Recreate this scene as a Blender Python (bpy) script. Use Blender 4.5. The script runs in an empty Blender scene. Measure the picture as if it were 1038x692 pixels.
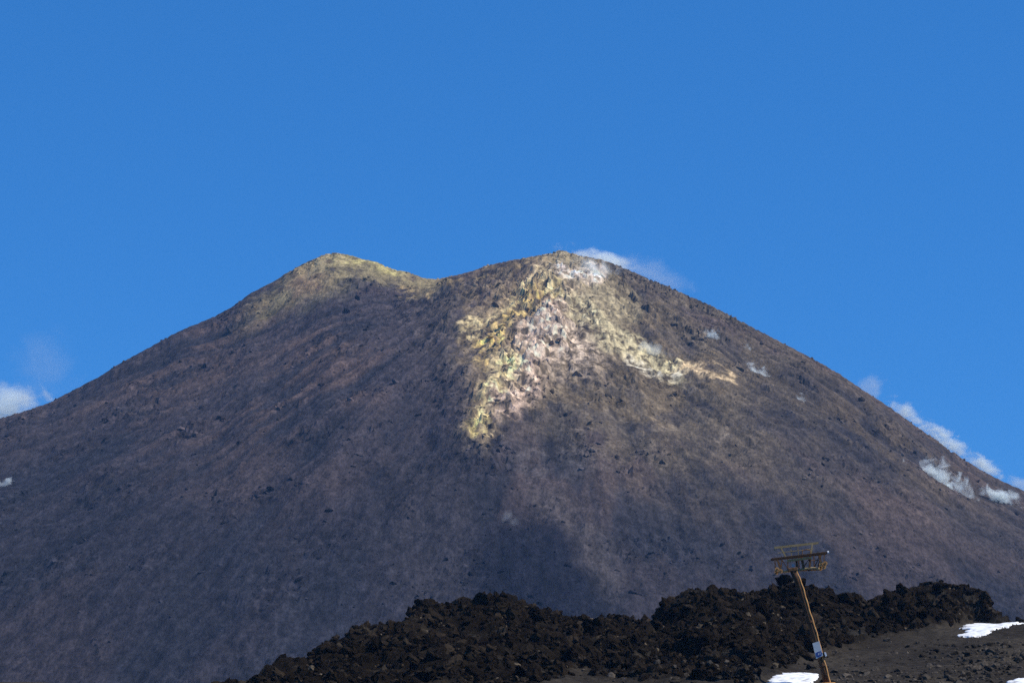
import bpy, bmesh, math, random
import numpy as np
from mathutils import Vector, Matrix

random.seed(7)
rng = np.random.default_rng(11)
R = math.radians
scene = bpy.context.scene
COL = scene.collection

# ------------------------------------------------------------------ camera
CZ = 1.7                       # eye height over the ground at the camera's feet
F = 2341.0                     # focal length in pixels of a 1038 px wide frame
PITCH = math.atan((760 - 346) / F)
cam_d = bpy.data.cameras.new('camera')
cam = bpy.data.objects.new('camera', cam_d)
COL.objects.link(cam)
cam.location = (0, 0, CZ)
cam.rotation_euler = (math.pi / 2 + PITCH, 0, 0)
cam_d.sensor_width = 36
cam_d.lens = 36 * F / 1038
cam_d.clip_start = 0.5
cam_d.clip_end = 60000
scene.camera = cam

# ------------------------------------------------------------------ sky, sun, exposure
SUN_AZ, SUN_EL = 104, 53        # clockwise from the view direction, over the horizon
world = bpy.data.worlds.new("World")
scene.world = world
world.use_nodes = True
wn = world.node_tree.nodes
wl = world.node_tree.links
bg = wn['Background']
sky = wn.new('ShaderNodeTexSky')
sky.sky_type = 'NISHITA'
sky.sun_disc = False
sky.sun_elevation = R(SUN_EL)
sky.sun_rotation = R(SUN_AZ)
sky.altitude = 2900
sky.air_density = 1.0
sky.dust_density = 0.0
sky.ozone_density = 2.0
hs = wn.new('ShaderNodeGamma')      # the deep, contrasty blue of a high mountain sky
hs.inputs['Gamma'].default_value = 0.5
tint = wn.new('ShaderNodeVectorMath'); tint.operation = 'MULTIPLY'
tint.inputs[1].default_value = (0.275, 1.36, 3.06)
wl.new(sky.outputs[0], hs.inputs['Color'])
wl.new(hs.outputs[0], tint.inputs[0])
wl.new(tint.outputs[0], bg.inputs['Color'])
bg.inputs['Strength'].default_value = 0.10

sd = bpy.data.lights.new('sun', 'SUN')
sd.energy = 5.0
sd.angle = R(0.53)
sd.color = (1.0, 0.95, 0.85)
sun = bpy.data.objects.new('sun', sd)
COL.objects.link(sun)
to_sun = Vector((math.sin(R(SUN_AZ)) * math.cos(R(SUN_EL)), math.cos(R(SUN_AZ)) * math.cos(R(SUN_EL)), math.sin(R(SUN_EL))))
sun.rotation_euler = to_sun.to_track_quat('Z', 'Y').to_euler()
sun.location = (200, -200, 400)

scene.view_settings.view_transform = 'Standard'
scene.view_settings.look = 'None'
scene.view_settings.exposure = 0.0
scene.view_settings.gamma = 1.0
scene.view_settings.use_curve_mapping = False
scene.render.engine = 'CYCLES'
cy = scene.cycles
cy.max_bounces = 8
cy.diffuse_bounces = 2
cy.volume_bounces = 6
cy.transparent_max_bounces = 16
cy.volume_step_rate = 1.0
cy.volume_max_steps = 256
cy.use_denoising = False
try:
    cy.denoiser = 'OPENIMAGEDENOISE'
except Exception:
    pass
cy.use_adaptive_sampling = False

# ------------------------------------------------------------------ helpers: noise
def _h(ix, iy, seed):
    with np.errstate(over='ignore'):
        h = (ix.astype(np.int64).astype(np.uint32) * np.uint32(374761393)
             + iy.astype(np.int64).astype(np.uint32) * np.uint32(668265263)
             + np.uint32((seed * 2246822519) & 0xffffffff))
        h = (h ^ (h >> np.uint32(13))) * np.uint32(1274126177)
        h = h ^ (h >> np.uint32(16))
        h = h * np.uint32(2654435761)
        h = h ^ (h >> np.uint32(15))
    return h.astype(np.float64) / 4294967295.0

def vnoise(x, y, seed=0):
    """gradient noise, about -1..1"""
    x0 = np.floor(x); y0 = np.floor(y)
    fx = x - x0; fy = y - y0
    u = fx * fx * fx * (fx * (fx * 6 - 15) + 10)
    v = fy * fy * fy * (fy * (fy * 6 - 15) + 10)
    def g(ox, oy):
        a = _h(x0 + ox, y0 + oy, seed) * 2 * math.pi
        return np.cos(a) * (fx - ox) + np.sin(a) * (fy - oy)
    a = g(0, 0) * (1 - u) + g(1, 0) * u
    b = g(0, 1) * (1 - u) + g(1, 1) * u
    return (a * (1 - v) + b * v) * 1.5

def fbm(x, y, octv=4, seed=0, gain=0.5, lac=2.03):
    s = np.zeros_like(np.asarray(x, dtype=float) + np.asarray(y, dtype=float)); a = 1.0
    for o in range(octv):
        s = s + a * vnoise(x, y, seed + o * 17)
        x = x * lac + 13.7; y = y * lac - 7.1; a *= gain
    return s

def blocks(x, y, cell, seed, tilt=0.7):
    """broken slabs: each Voronoi cell is a tilted facet with its own level. Returns height (about -1..1) and a cell random."""
    gx = np.floor(x / cell); gy = np.floor(y / cell)
    best = np.full(x.shape, 1e9); hh = np.zeros(x.shape); rr = np.zeros(x.shape)
    for ox in (-1, 0, 1):
        for oy in (-1, 0, 1):
            cx = gx + ox; cy_ = gy + oy
            px = (cx + _h(cx, cy_, seed)) * cell
            py = (cy_ + _h(cx, cy_, seed + 1)) * cell
            d = (x - px) ** 2 + (y - py) ** 2
            lv = _h(cx, cy_, seed + 2) * 2 - 1
            tx = (_h(cx, cy_, seed + 3) * 2 - 1) * tilt
            ty = (_h(cx, cy_, seed + 4) * 2 - 1) * tilt
            z = lv + (tx * (x - px) + ty * (y - py)) / cell * 2
            m = d < best
            best = np.where(m, d, best); hh = np.where(m, z, hh)
            rr = np.where(m, _h(cx, cy_, seed + 5), rr)
    return hh, rr

def sstep(a, b, x):
    t = np.clip((x - a) / (b - a), 0, 1)
    return t * t * (3 - 2 * t)

def lerp(a, b, t):
    return a + (b - a) * t

# ------------------------------------------------------------------ helpers: seeing from where the photographer stood
cp, sp = math.cos(PITCH), math.sin(PITCH)
def project(x, y, z):
    zz = z - CZ
    f = y * cp + zz * sp
    u = -y * sp + zz * cp
    return 519 + F * x / f, 346 - F * u / f

def elev(py):
    """tangent of the elevation angle of a row of the photograph on the centre column"""
    return np.tan(PITCH + np.arctan((346 - np.asarray(py, dtype=float)) / F))

def ray(px, py):
    dx = (px - 519) / F; du = (346 - py) / F
    return np.array([dx, cp - sp * du, sp + cp * du])

# ------------------------------------------------------------------ helpers: objects
def tag(o, label=None, cat=None, group=None, kind=None):
    if label: o['label'] = label
    if cat: o['category'] = cat
    if group: o['group'] = group
    if kind: o['kind'] = kind
    return o

def link(name, me, mat=None, parent=None):
    o = bpy.data.objects.new(name, me)
    COL.objects.link(o)
    if mat is not None: me.materials.append(mat)
    if parent is not None: o.parent = parent
    return o

def mesh_np(name, verts, faces, n=3, smooth=False):
    """mesh out of arrays: verts (N,3), faces (M,n)"""
    me = bpy.data.meshes.new(name)
    verts = np.ascontiguousarray(verts, dtype=np.float32); faces = np.ascontiguousarray(faces, dtype=np.int32)
    me.vertices.add(len(verts)); me.vertices.foreach_set('co', verts.ravel())
    me.loops.add(faces.size); me.loops.foreach_set('vertex_index', faces.ravel())
    me.polygons.add(len(faces))
    me.polygons.foreach_set('loop_start', np.arange(0, faces.size, n, dtype=np.int32))
    me.polygons.foreach_set('loop_total', np.full(len(faces), n, dtype=np.int32))
    me.polygons.foreach_set('use_smooth', np.full(len(faces), smooth, dtype=bool))
    me.update(calc_edges=True)
    me.validate()
    return me

def grid_mesh(name, X, Y, Z, smooth=False):
    ny, nx = X.shape
    idx = np.arange(nx * ny).reshape(ny, nx)
    f = np.stack([idx[:-1, :-1], idx[:-1, 1:], idx[1:, 1:], idx[1:, :-1]], -1).reshape(-1, 4)
    return mesh_np(name, np.stack([X, Y, Z], -1).reshape(-1, 3), f, 4, smooth)

def set_color(me, name, rgb):
    a = me.attributes.new(name, 'FLOAT_COLOR', 'POINT')
    c = np.ones((len(me.vertices), 4), dtype=np.float32)
    c[:, :3] = rgb.reshape(-1, 3)
    a.data.foreach_set('color', c.ravel())

# ------------------------------------------------------------------ helpers: materials
def new_mat(name):
    m = bpy.data.materials.new(name)
    m.use_nodes = True
    nt = m.node_tree
    for n in list(nt.nodes): nt.nodes.remove(n)
    out = nt.nodes.new('ShaderNodeOutputMaterial')
    return m, nt, out

def attr_rock(name, attr, scales, contrast, bump, bump_scale, rough=0.95, grain=(1, 1, 1)):
    """natural colour from the soil attribute, broken up by fine noise; rough bumpy surface"""
    m, nt, out = new_mat(name)
    N, L = nt.nodes, nt.links
    b = N.new('ShaderNodeBsdfPrincipled'); L.new(b.outputs[0], out.inputs['Surface'])
    b.inputs['Roughness'].default_value = rough
    b.inputs['Specular IOR Level'].default_value = 0.03
    at = N.new('ShaderNodeAttribute'); at.attribute_name = attr
    geo0 = N.new('ShaderNodeNewGeometry')
    geo = N.new('ShaderNodeVectorMath'); geo.operation = 'MULTIPLY'; geo.inputs[1].default_value = grain
    L.new(geo0.outputs['Position'], geo.inputs[0])
    cur = at.outputs['Color']
    for i, (sc, ct) in enumerate(zip(scales, contrast)):
        n = N.new('ShaderNodeTexNoise'); n.inputs['Scale'].default_value = sc; n.inputs['Detail'].default_value = 4
        n.inputs['Roughness'].default_value = 0.65
        L.new(geo.outputs[0], n.inputs['Vector'])
        mr = N.new('ShaderNodeMapRange'); mr.inputs['From Min'].default_value = 0.3; mr.inputs['From Max'].default_value = 0.7
        mr.inputs['To Min'].default_value = 1 - ct; mr.inputs['To Max'].default_value = 1 + ct
        L.new(n.outputs['Fac'], mr.inputs['Value'])
        mx = N.new('ShaderNodeVectorMath'); mx.operation = 'SCALE'
        L.new(cur, mx.inputs[0]); L.new(mr.outputs[0], mx.inputs['Scale'])
        cur = mx.outputs[0]
    L.new(cur, b.inputs['Base Color'])
    bn = N.new('ShaderNodeTexNoise'); bn.inputs['Scale'].default_value = bump_scale; bn.inputs['Detail'].default_value = 5
    bn.inputs['Roughness'].default_value = 0.7
    L.new(geo.outputs[0], bn.inputs['Vector'])
    bp = N.new('ShaderNodeBump'); bp.inputs['Strength'].default_value = 1.0; bp.inputs['Distance'].default_value = bump
    L.new(bn.outputs['Fac'], bp.inputs['Height']); L.new(bp.outputs[0], b.inputs['Normal'])
    return m

def flat_mat(name, col, col2=None, scale=5.0, rough=0.6, metal=0.0, spec=0.4, bump=0.0):
    m, nt, out = new_mat(name)
    N, L = nt.nodes, nt.links
    b = N.new('ShaderNodeBsdfPrincipled'); L.new(b.outputs[0], out.inputs['Surface'])
    b.inputs['Roughness'].default_value = rough; b.inputs['Metallic'].default_value = metal
    b.inputs['Specular IOR Level'].default_value = spec
    tc = N.new('ShaderNodeTexCoord')
    n = N.new('ShaderNodeTexNoise'); n.inputs['Scale'].default_value = scale; n.inputs['Detail'].default_value = 5
    n.inputs['Roughness'].default_value = 0.65
    L.new(tc.outputs['Object'], n.inputs['Vector'])
    r = N.new('ShaderNodeValToRGB')
    r.color_ramp.elements[0].position = 0.35; r.color_ramp.elements[1].position = 0.65
    r.color_ramp.elements[0].color = (*col, 1); r.color_ramp.elements[1].color = (*(col2 or col), 1)
    L.new(n.outputs['Fac'], r.inputs[0]); L.new(r.outputs[0], b.inputs['Base Color'])
    if bump:
        bp = N.new('ShaderNodeBump'); bp.inputs['Distance'].default_value = bump
        L.new(n.outputs['Fac'], bp.inputs['Height']); L.new(bp.outputs[0], b.inputs['Normal'])
    return m

# ================================================================== THE VOLCANO
def fine_axis(lo, a, b, hi, step, grow):
    core = np.arange(a, b + step * 0.5, step)
    left, right = [], []
    s, v = step, a
    while v > lo:
        s *= grow; v -= s; left.append(v)
    s, v = step, core[-1]
    while v < hi:
        s *= grow; v += s; right.append(v)
    return np.concatenate([np.array(left[::-1]), core, np.array(right)])

SIL = np.array([(-60, 446), (-25, 432), (0, 419), (25, 412), (50, 403), (75, 390), (100, 377), (125, 361), (150, 348), (175, 334), (200, 323), (213, 318), (234, 307),
                (252, 293.5), (278, 280), (291, 271.5), (309, 262), (330, 253), (340, 251.5), (356, 254.5), (369, 258.5), (382, 261), (400, 269), (416, 271.5), (429, 277),
                (441, 278.5), (452, 276.5), (469, 272.5), (480, 269.5), (492, 265), (504, 262), (521, 258.5), (533, 256.5), (544, 254.5), (560, 251.5), (566, 249), (571, 249),
                (578, 251.5), (595, 255.5), (611, 258.5), (628, 265), (644, 271.5), (658, 277.5), (676, 285), (694, 293), (720, 304), (750, 320), (775, 333), (800, 346), (825, 359), (850, 373), (875, 390),
                (900, 406), (925, 424), (950, 441), (975, 459), (1000, 474), (1020, 484), (1038, 492), (1070, 512), (1100, 530)], dtype=float)

CR = np.array([(572 - 519) / F * 1525, 1500.0, CZ + elev(250) * 1500])
CL = np.array([(345 - 519) / F * 1600, 1575.0, CZ + elev(253) * 1575])

def cone(x, y, c, s, a):
    r = np.hypot(x - c[0], y - c[1])
    return c[2] - s * (np.sqrt(r * r + a * a) - a)

def mountain_base(x, y):
    z1 = cone(x, y, CR, 0.60, 48)
    z2 = cone(x, y, CL, 0.585, 42)
    m = np.maximum(z1, z2)
    k = 7.0 + 0.35 * np.clip(CR[2] - 25 - m, 0, 250)
    return m + k * np.log(np.exp((z1 - m) / k) + np.exp((z2 - m) / k)) - k * 0.45

ax = fine_axis(-1500, -372, 372, 1500, 1.25, 1.10)
ay = fine_axis(700, 905, 1600, 2700, 1.25, 1.10)
MX, MY = np.meshgrid(ax, ay)
MZ = mountain_base(MX, MY)
U, V = project(MX, MY, MZ)       # where each point of the slope lies in the front elevation

def seg_dist(px, py, pts):
    """distance to a polyline and the position 0..1 along it"""
    best = np.full(px.shape, 1e9); tt = np.zeros(px.shape)
    n = len(pts) - 1
    for i in range(n):
        ax_, ay_ = pts[i][0], pts[i][1]; bx, by = pts[i + 1][0], pts[i + 1][1]
        dx, dy = bx - ax_, by - ay_
        t = np.clip(((px - ax_) * dx + (py - ay_) * dy) / (dx * dx + dy * dy), 0, 1)
        d = np.hypot(px - ax_ - t * dx, py - ay_ - t * dy)
        m = d < best
        best = np.where(m, d, best); tt = np.where(m, (i + t) / n, tt)
    return best, tt

def band(pts, w0, w1, soft=0.6):
    d, t = seg_dist(Uw, Vw, pts)
    w = w0 + (w1 - w0) * t
    return 1 - sstep(1 - soft, 1 + soft * 0.5, d / w)

def spot(cx, cy_, rx, ry, soft=0.6, rot=0.0):
    c, s = math.cos(rot), math.sin(rot)
    dx, dy = Uw - cx, Vw - cy_
    a = (dx * c + dy * s) / rx; b = (-dx * s + dy * c) / ry
    return 1 - sstep(1 - soft, 1 + soft * 0.5, np.hypot(a, b))

# wobble the outlines of the stains
Uw = U + 9 * fbm(MX / 22, MY / 30, 4, 5) + 2 * fbm(MX / 5, MY / 12, 2, 6)
Vw = V + 7 * fbm(MX / 22, MY / 30, 4, 9) + 2 * fbm(MX / 5, MY / 12, 2, 10)

thR = np.arctan2(MX - CR[0], -(MY - CR[1])); rR = np.hypot(MX - CR[0], MY - CR[1])
thL = np.arctan2(MX - CL[0], -(MY - CL[1])); rL = np.hypot(MX - CL[0], MY - CL[1])
rad = np.minimum(rR, rL)
streak = 0.85 * fbm(thR * 15, rR / 150, 4, 21, 0.6) + 0.25 * fbm(thL * 16, rL / 160, 4, 22, 0.6)
streak_f = 0.9 * fbm(thR * 55, rR / 50, 3, 23, 0.6) + 0.2 * fbm(thL * 60, rL / 55, 3, 24, 0.6)

spine = [(573, 252), (566, 275), (560, 300), (545, 330), (528, 360), (510, 392), (494, 424), (486, 444)]
rib = band(spine, 22, 40, 0.8)
rocky = np.clip(1 - sstep(330, 560, V) * 0.65, 0, 1)

ledge = np.zeros(MX.shape)
for pts, w_ in (([(556, 462), (600, 457), (640, 470)], 5), ([(868, 440), (884, 455), (908, 471)], 6), ([(648, 482), (690, 486), (722, 500)], 5), ([(376, 434), (396, 424)], 5),
                ([(128, 492), (172, 470)], 4), ([(222, 474), (254, 452)], 4), ([(60, 430), (88, 424)], 4), ([(300, 400), (318, 392)], 4),
                ([(800, 380), (840, 402)], 5), ([(180, 420), (210, 404)], 4), ([(430, 385), (452, 372)], 5), ([(690, 310), (740, 340)], 3)):
    ledge = np.maximum(ledge, band(pts, w_, w_ * 0.7, 0.9))
ledge *= sstep(-0.5, 0.3, fbm(MX / 6, MY / 10, 3, 57))
rk = ledge + sstep(0.0, 0.6, fbm(MX / 40, MY / 55, 4, 51) + 0.9 * rib + 0.35 * sstep(360, 420, U) * (1 - sstep(300, 400, V)) - 0.05)
Z = MZ.copy()
Z += 5.5 * rib * sstep(255, 300, V)
Z += sstep(20, 110, rad) * (1.7 * streak + 0.35 * streak_f)
Z += 3.0 * fbm(MX / 60, MY / 60, 4, 31)
Z += (0.35 + 0.5 * rocky * rk + 0.3 * rocky) * fbm(MX / 9, MY / 9, 4, 32, 0.6)
b1, r1 = blocks(MX, MY, 7.0, 41, 0.6)
b2, r2 = blocks(MX, MY, 3.2, 47, 0.6)
b0, r0 = blocks(MX, MY, 15.0, 53, 0.6)
crag = np.clip(rib * 0.9 + spot(590, 330, 120, 95, 0.9) * 0.6, 0, 1) * sstep(256, 280, V)
Z += ledge * (0.8 + 0.6 * b1)
Z += 1.5 * crag * np.maximum(b0, -0.4) + 1.1 * crag * b1
Z += rk * (1.0 * np.maximum(b1, -0.3) + 0.70 * b2) * (0.55 + 0.6 * rocky) + 0.10 * b2
# fit the skyline
dcol = None
for it in range(10):
    u, v = project(MX, MY, Z)
    cols = np.arange(-60, 1101, 3.0)
    k = np.round((u + 60) / 3).astype(int)
    ok = (k >= 0) & (k < len(cols)) & (MY > 1150) & (MY < 1640)
    vm = np.full(len(cols), 1e9)
    np.minimum.at(vm, k[ok], v[ok])
    tgt = np.interp(cols, SIL[:, 0], SIL[:, 1])
    d = np.where(vm < 1e8, (vm - tgt), 0)
    hw = 12 if it < 5 else 2          # first the broad form of the cone, then the small forms of its rim only
    kern = np.exp(-np.linspace(-2, 2, 2 * hw + 1) ** 2); kern /= kern.sum()
    d = np.convolve(np.pad(d, hw, mode='edge'), kern, 'valid')
    dz = np.interp(u, cols, d) * 1500 / F
    rim = sstep(950, 1380, MY) if it < 5 else 1 - sstep(4, 22, v - np.interp(u, SIL[:, 0], SIL[:, 1]))
    Z += dz * rim
floor_z = CZ + 6.0
Z = floor_z + np.logaddexp(0, (Z - floor_z) / 5) * 5 - 3
U, V = project(MX, MY, Z)

# --- soils: natural colours, laid as stains and ash fields
def colmix(c, col, m):
    return c + (np.array(col) - c) * m[..., None]
ASH = np.array((0.055, 0.045, 0.048))
C = np.ones(MX.shape + (3,)) * ASH
right = sstep(430, 760, U + 0.25 * (V - 300))
C = colmix(C, (0.066, 0.053, 0.046), right)
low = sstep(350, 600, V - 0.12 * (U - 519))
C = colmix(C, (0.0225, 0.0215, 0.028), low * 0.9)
# reddish brown cinder in broad soft bands down the slope
wide = fbm(MX / 95, MY / 150, 3, 61) + 0.5 * streak
C = colmix(C, (0.088, 0.060, 0.050), sstep(-0.2, 0.8, wide) * 0.8 * (1 - 0.85 * low))
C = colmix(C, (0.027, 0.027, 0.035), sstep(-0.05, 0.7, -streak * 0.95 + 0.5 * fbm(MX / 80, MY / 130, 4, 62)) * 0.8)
# ochre dusting over the right summit and flank
och = spot(690, 345, 215, 135, 0.95, 0.5) * sstep(-0.8, 0.4, fbm(MX / 28, MY / 45, 4, 63) + 0.3 * streak_f)
C = colmix(C, (0.118, 0.090, 0.058), och * 0.8)
och2 = spot(900, 440, 130, 40, 0.9, 0.58) * sstep(-0.2, 0.6, fbm(MX / 22, MY / 40, 4, 64))
C = colmix(C, (0.110, 0.080, 0.052), och2 * 0.6)
n1 = fbm(MX / 6, MY / 16, 4, 71, 0.68)
n2 = fbm(MX / 12, MY / 22, 4, 72, 0.68)
n3 = fbm(MX / 2.9, MY / 8, 3, 73, 0.65)
grit = 0.45 * n1 + 0.75 * (r2 - 0.5) + 0.22 * rng.normal(size=MX.shape) + 0.25 * n3     # grain of the crusted rubble
# left summit: olive and sulphur rim
lp = band([(232, 312), (262, 294), (310, 268), (345, 264), (385, 270), (440, 284)], 15, 14, 0.9)
lp = np.maximum(lp * sstep(225, 300, U), spot(326, 276, 46, 22, 0.9, -0.3))
C = colmix(C, (0.265, 0.222, 0.125), lp * sstep(-1.5, 0.1, n2) * 0.9)
C = colmix(C, (0.36, 0.315, 0.14), band([(335, 257), (372, 261), (408, 271)], 7, 6, 0.9) * sstep(-0.9, 0.2, n1))
C = colmix(C, (0.34, 0.28, 0.16), band([(345, 256), (318, 262), (290, 276)], 6, 3, 0.9) * sstep(-0.6, 0.3, n1))
C = colmix(C, (0.26, 0.16, 0.11), spot(312, 278, 24, 13, 0.9) * 0.55)
# spots along the saddle
for (cx, cy_, rx, ry) in ((408, 291, 14, 4), (455, 287, 16, 5), (486, 278, 12, 4), (535, 260, 14, 4), (430, 298, 8, 3), (549, 256, 12, 3)):
    C = colmix(C, (0.36, 0.27, 0.14), spot(cx, cy_, rx, ry, 0.8) * sstep(-0.3, 0.4, n1))
# sulphur and bleached rock down the rib, with a tan halo
C = colmix(C, (0.17, 0.130, 0.085), spot(575, 335, 135, 100, 0.95, 0.25) * sstep(-0.9, 0.5, n2) * 0.75)
C = colmix(C, (0.15, 0.118, 0.078), spot(632, 372, 150, 85, 0.98, 0.5) * sstep(-1.0, 0.6, n2 + 0.4 * streak_f) * 0.6)
flank = np.maximum(band(spine, 38, 20, 0.9), spot(522, 342, 56, 72, 0.9, 0.35))
C = colmix(C, (0.33, 0.255, 0.165), flank * sstep(-0.75, 0.35, n2) * 0.85)
C = colmix(C, (0.60, 0.445, 0.35), band([(562, 296), (554, 325), (542, 352), (524, 385), (507, 412)], 28, 20, 0.8) * sstep(-0.6, 0.3, grit))
C = colmix(C, (0.55, 0.44, 0.35), spot(574, 345, 42, 30, 0.9) * sstep(-0.5, 0.4, grit))
C = colmix(C, (0.55, 0.41, 0.15), band([(568, 262), (558, 292)], 9, 10, 0.9) * sstep(-0.35, 0.3, grit))
C = colmix(C, (0.66, 0.50, 0.22), band([(548, 300), (565, 292), (578, 302)], 6, 5, 0.8) * sstep(-0.4, 0.2, n3))
for pts, w0, w1, colr, th in (
        ([(556, 276), (530, 300), (500, 322), (466, 344)], 11, 7, (0.58, 0.47, 0.26), -0.3),
        ([(545, 300), (522, 318), (500, 345), (488, 372)], 13, 10, (0.52, 0.38, 0.14), -0.2),
        ([(520, 368), (502, 392), (490, 416), (486, 446)], 16, 5, (0.56, 0.46, 0.24), -0.4),
        ([(560, 292), (590, 300), (615, 322), (648, 340), (690, 360)], 9, 12, (0.56, 0.49, 0.30), -0.45),
        ([(585, 302), (602, 322), (640, 342)], 16, 12, (0.50, 0.43, 0.27), -0.3),
        ([(690, 353), (720, 366), (752, 379)], 7, 2, (0.58, 0.44, 0.27), -0.5),
        ([(636, 350), (694, 364)], 6, 4, (0.66, 0.60, 0.48), -0.3),
        ([(572, 262), (600, 276), (628, 302)], 24, 20, (0.30, 0.25, 0.16), -1.0),
        ([(570, 268), (608, 273)], 9, 7, (0.70, 0.58, 0.50), -0.6)):
    C = colmix(C, colr, band(pts, w0, w1, 0.9) * sstep(th - 0.15, th + 0.65, grit))
C = colmix(C, (0.60, 0.50, 0.20), spot(487, 437, 11, 13, 0.95) * sstep(-0.3, 0.5, n3))
C = C * np.where((C[..., :1] > 0.12), np.array((1.0, 0.955, 0.87)), 1.0)
sulphur = np.clip((C[..., 0] - 0.12) / 0.2, 0, 1)
# paler dusty spots on the right flank
for (cx, cy_, rx, ry) in ((672, 418, 16, 12), (738, 428, 9, 6), (620, 405, 12, 9), (755, 355, 8, 6), (700, 372, 10, 6), (640, 385, 30, 14)):
    C = colmix(C, (0.17, 0.135, 0.10), spot(cx, cy_, rx, ry, 0.9) * sstep(-0.3, 0.5, n1) * 0.8)
# grey fall-out below the rib, then the tongue of darker ash with its sharp right edge
C = colmix(C, (0.095, 0.086, 0.088), spot(560, 462, 62, 20, 0.95) * sstep(-0.6, 0.8, n2) * 0.6)
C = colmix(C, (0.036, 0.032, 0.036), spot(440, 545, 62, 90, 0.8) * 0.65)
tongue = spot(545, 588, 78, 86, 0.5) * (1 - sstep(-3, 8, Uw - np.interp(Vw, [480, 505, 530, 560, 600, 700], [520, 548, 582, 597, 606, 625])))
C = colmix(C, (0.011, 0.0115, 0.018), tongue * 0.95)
C = colmix(C, (0.075, 0.063, 0.060), band([(548, 498), (592, 528), (618, 580)], 14, 22, 0.9) * 0.6)
C = colmix(C, (0.028, 0.026, 0.032), band([(770, 410), (830, 440), (900, 470)], 24, 14, 0.95) * sstep(-0.4, 0.4, n2) * 0.6)
# the mottling of single stones and little slides, with stone shadows painted as dark specks
C *= (0.80 + 0.40 * r2 * rk + 0.20 * (1 - rk))[..., None]
crisp = np.clip(spot(590, 345, 170, 120, 0.9, 0.3) + 0.25 * rocky, 0, 1)
C *= (1 + crisp * 0.45 * (np.where(r2 > 0.5, r2, r2 * 0.6) - 0.42))[..., None]
C = colmix(C, (0.016, 0.017, 0.023), sstep(0.55, 1.0, n3 * 0.8 + 0.5 * n1 - 0.1) * (0.35 + 0.35 * rocky) * (1 - 0.45 * sulphur))
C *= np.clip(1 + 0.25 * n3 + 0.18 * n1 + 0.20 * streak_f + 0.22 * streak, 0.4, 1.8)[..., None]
C = np.clip(C, 0.008, 0.75)

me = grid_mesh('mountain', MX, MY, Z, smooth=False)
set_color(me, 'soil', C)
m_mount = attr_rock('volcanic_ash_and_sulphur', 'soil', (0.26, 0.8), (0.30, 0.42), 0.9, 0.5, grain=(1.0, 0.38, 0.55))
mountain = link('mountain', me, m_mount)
tag(mountain, 'brown and blue grey volcanic cone with two summits and a pale sulphur streak', 'mountain', kind='structure')

def hit_mountain(px, py):
    """point of the mountain's front seen at a pixel"""
    d = ray(px, py)
    t = np.arange(900, 1640, 1.0) / d[1]
    P = d[None] * t[:, None]
    xi = np.clip(np.searchsorted(ax, P[:, 0]), 0, len(ax) - 1); yi = np.clip(np.searchsorted(ay, P[:, 1]), 0, len(ay) - 1)
    h = Z[yi, xi] - (P[:, 2] + CZ)
    i = np.argmax(h > 0) if (h > 0).any() else int(np.argmax(h))
    return np.array([P[i, 0], P[i, 1], P[i, 2] + CZ])

# ================================================================== THE GROUND WITH ITS LAVA RIDGE
RS = np.array([(200, 730), (235, 704), (255, 691), (271, 684), (297, 683), (311, 673), (315, 661), (328, 651), (340, 645), (348, 650), (352, 645), (357, 636), (380, 631),
               (406, 631), (414, 625), (419, 612), (432, 608), (443, 612), (466, 612), (476, 606), (489, 607), (510, 601), (518, 602), (525, 610),
               (545, 615), (570, 622), (592, 625.5), (617, 625), (623, 623), (638, 624), (645, 628), (662, 627), (668, 617), (679, 607), (696, 598),
               (707, 599), (718, 600), (738, 597), (752, 600.5), (765, 597), (779, 598), (789, 594), (799, 588), (807, 590), (822, 594.5), (841, 598),
               (852, 603), (864, 600), (871, 603), (878, 608), (892, 602), (914, 596), (939, 591), (954, 588), (964, 592.5), (976, 591.5), (991, 595.5),
               (1001, 602), (1006, 615), (1014, 627), (1030, 634), (1060, 650), (1100, 690)], dtype=float)
gx = fine_axis(-7000, -40, 54, 7000, 0.15, 1.16)
gy = fine_axis(-7000, 152, 238, 7000, 0.17, 1.16)
GX, GY = np.meshgrid(gx, gy)

def ground_base(x, y):
    lo = np.interp(y, [-7000, -100, 0, 60, 120, 150, 165, 180, 200, 230, 300, 700, 1200, 7000],
                   [-260, -8, -1.7, -1.5, 0.3, 3.0, 4.70, 6.5, 9.05, 11.0, 9.0, 8.0, 6.0, -200])
    near = sstep(90, 165, y) * (1 - sstep(260, 420, y))
    left = 1 - sstep(-30, 2, x)
    z = lo - near * left * np.interp(y, [150, 165, 200, 240], [0.2, 1.6, 4.2, 4.5])
    # rises to the right: the cinder bank
    z = z + near * (1.75 * sstep(24, 47, x) + 0.7 * sstep(47, 70, x)) * np.interp(y, [150, 175, 200, 240], [0.55, 0.8, 1.0, 0.6])
    return z + CZ

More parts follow.
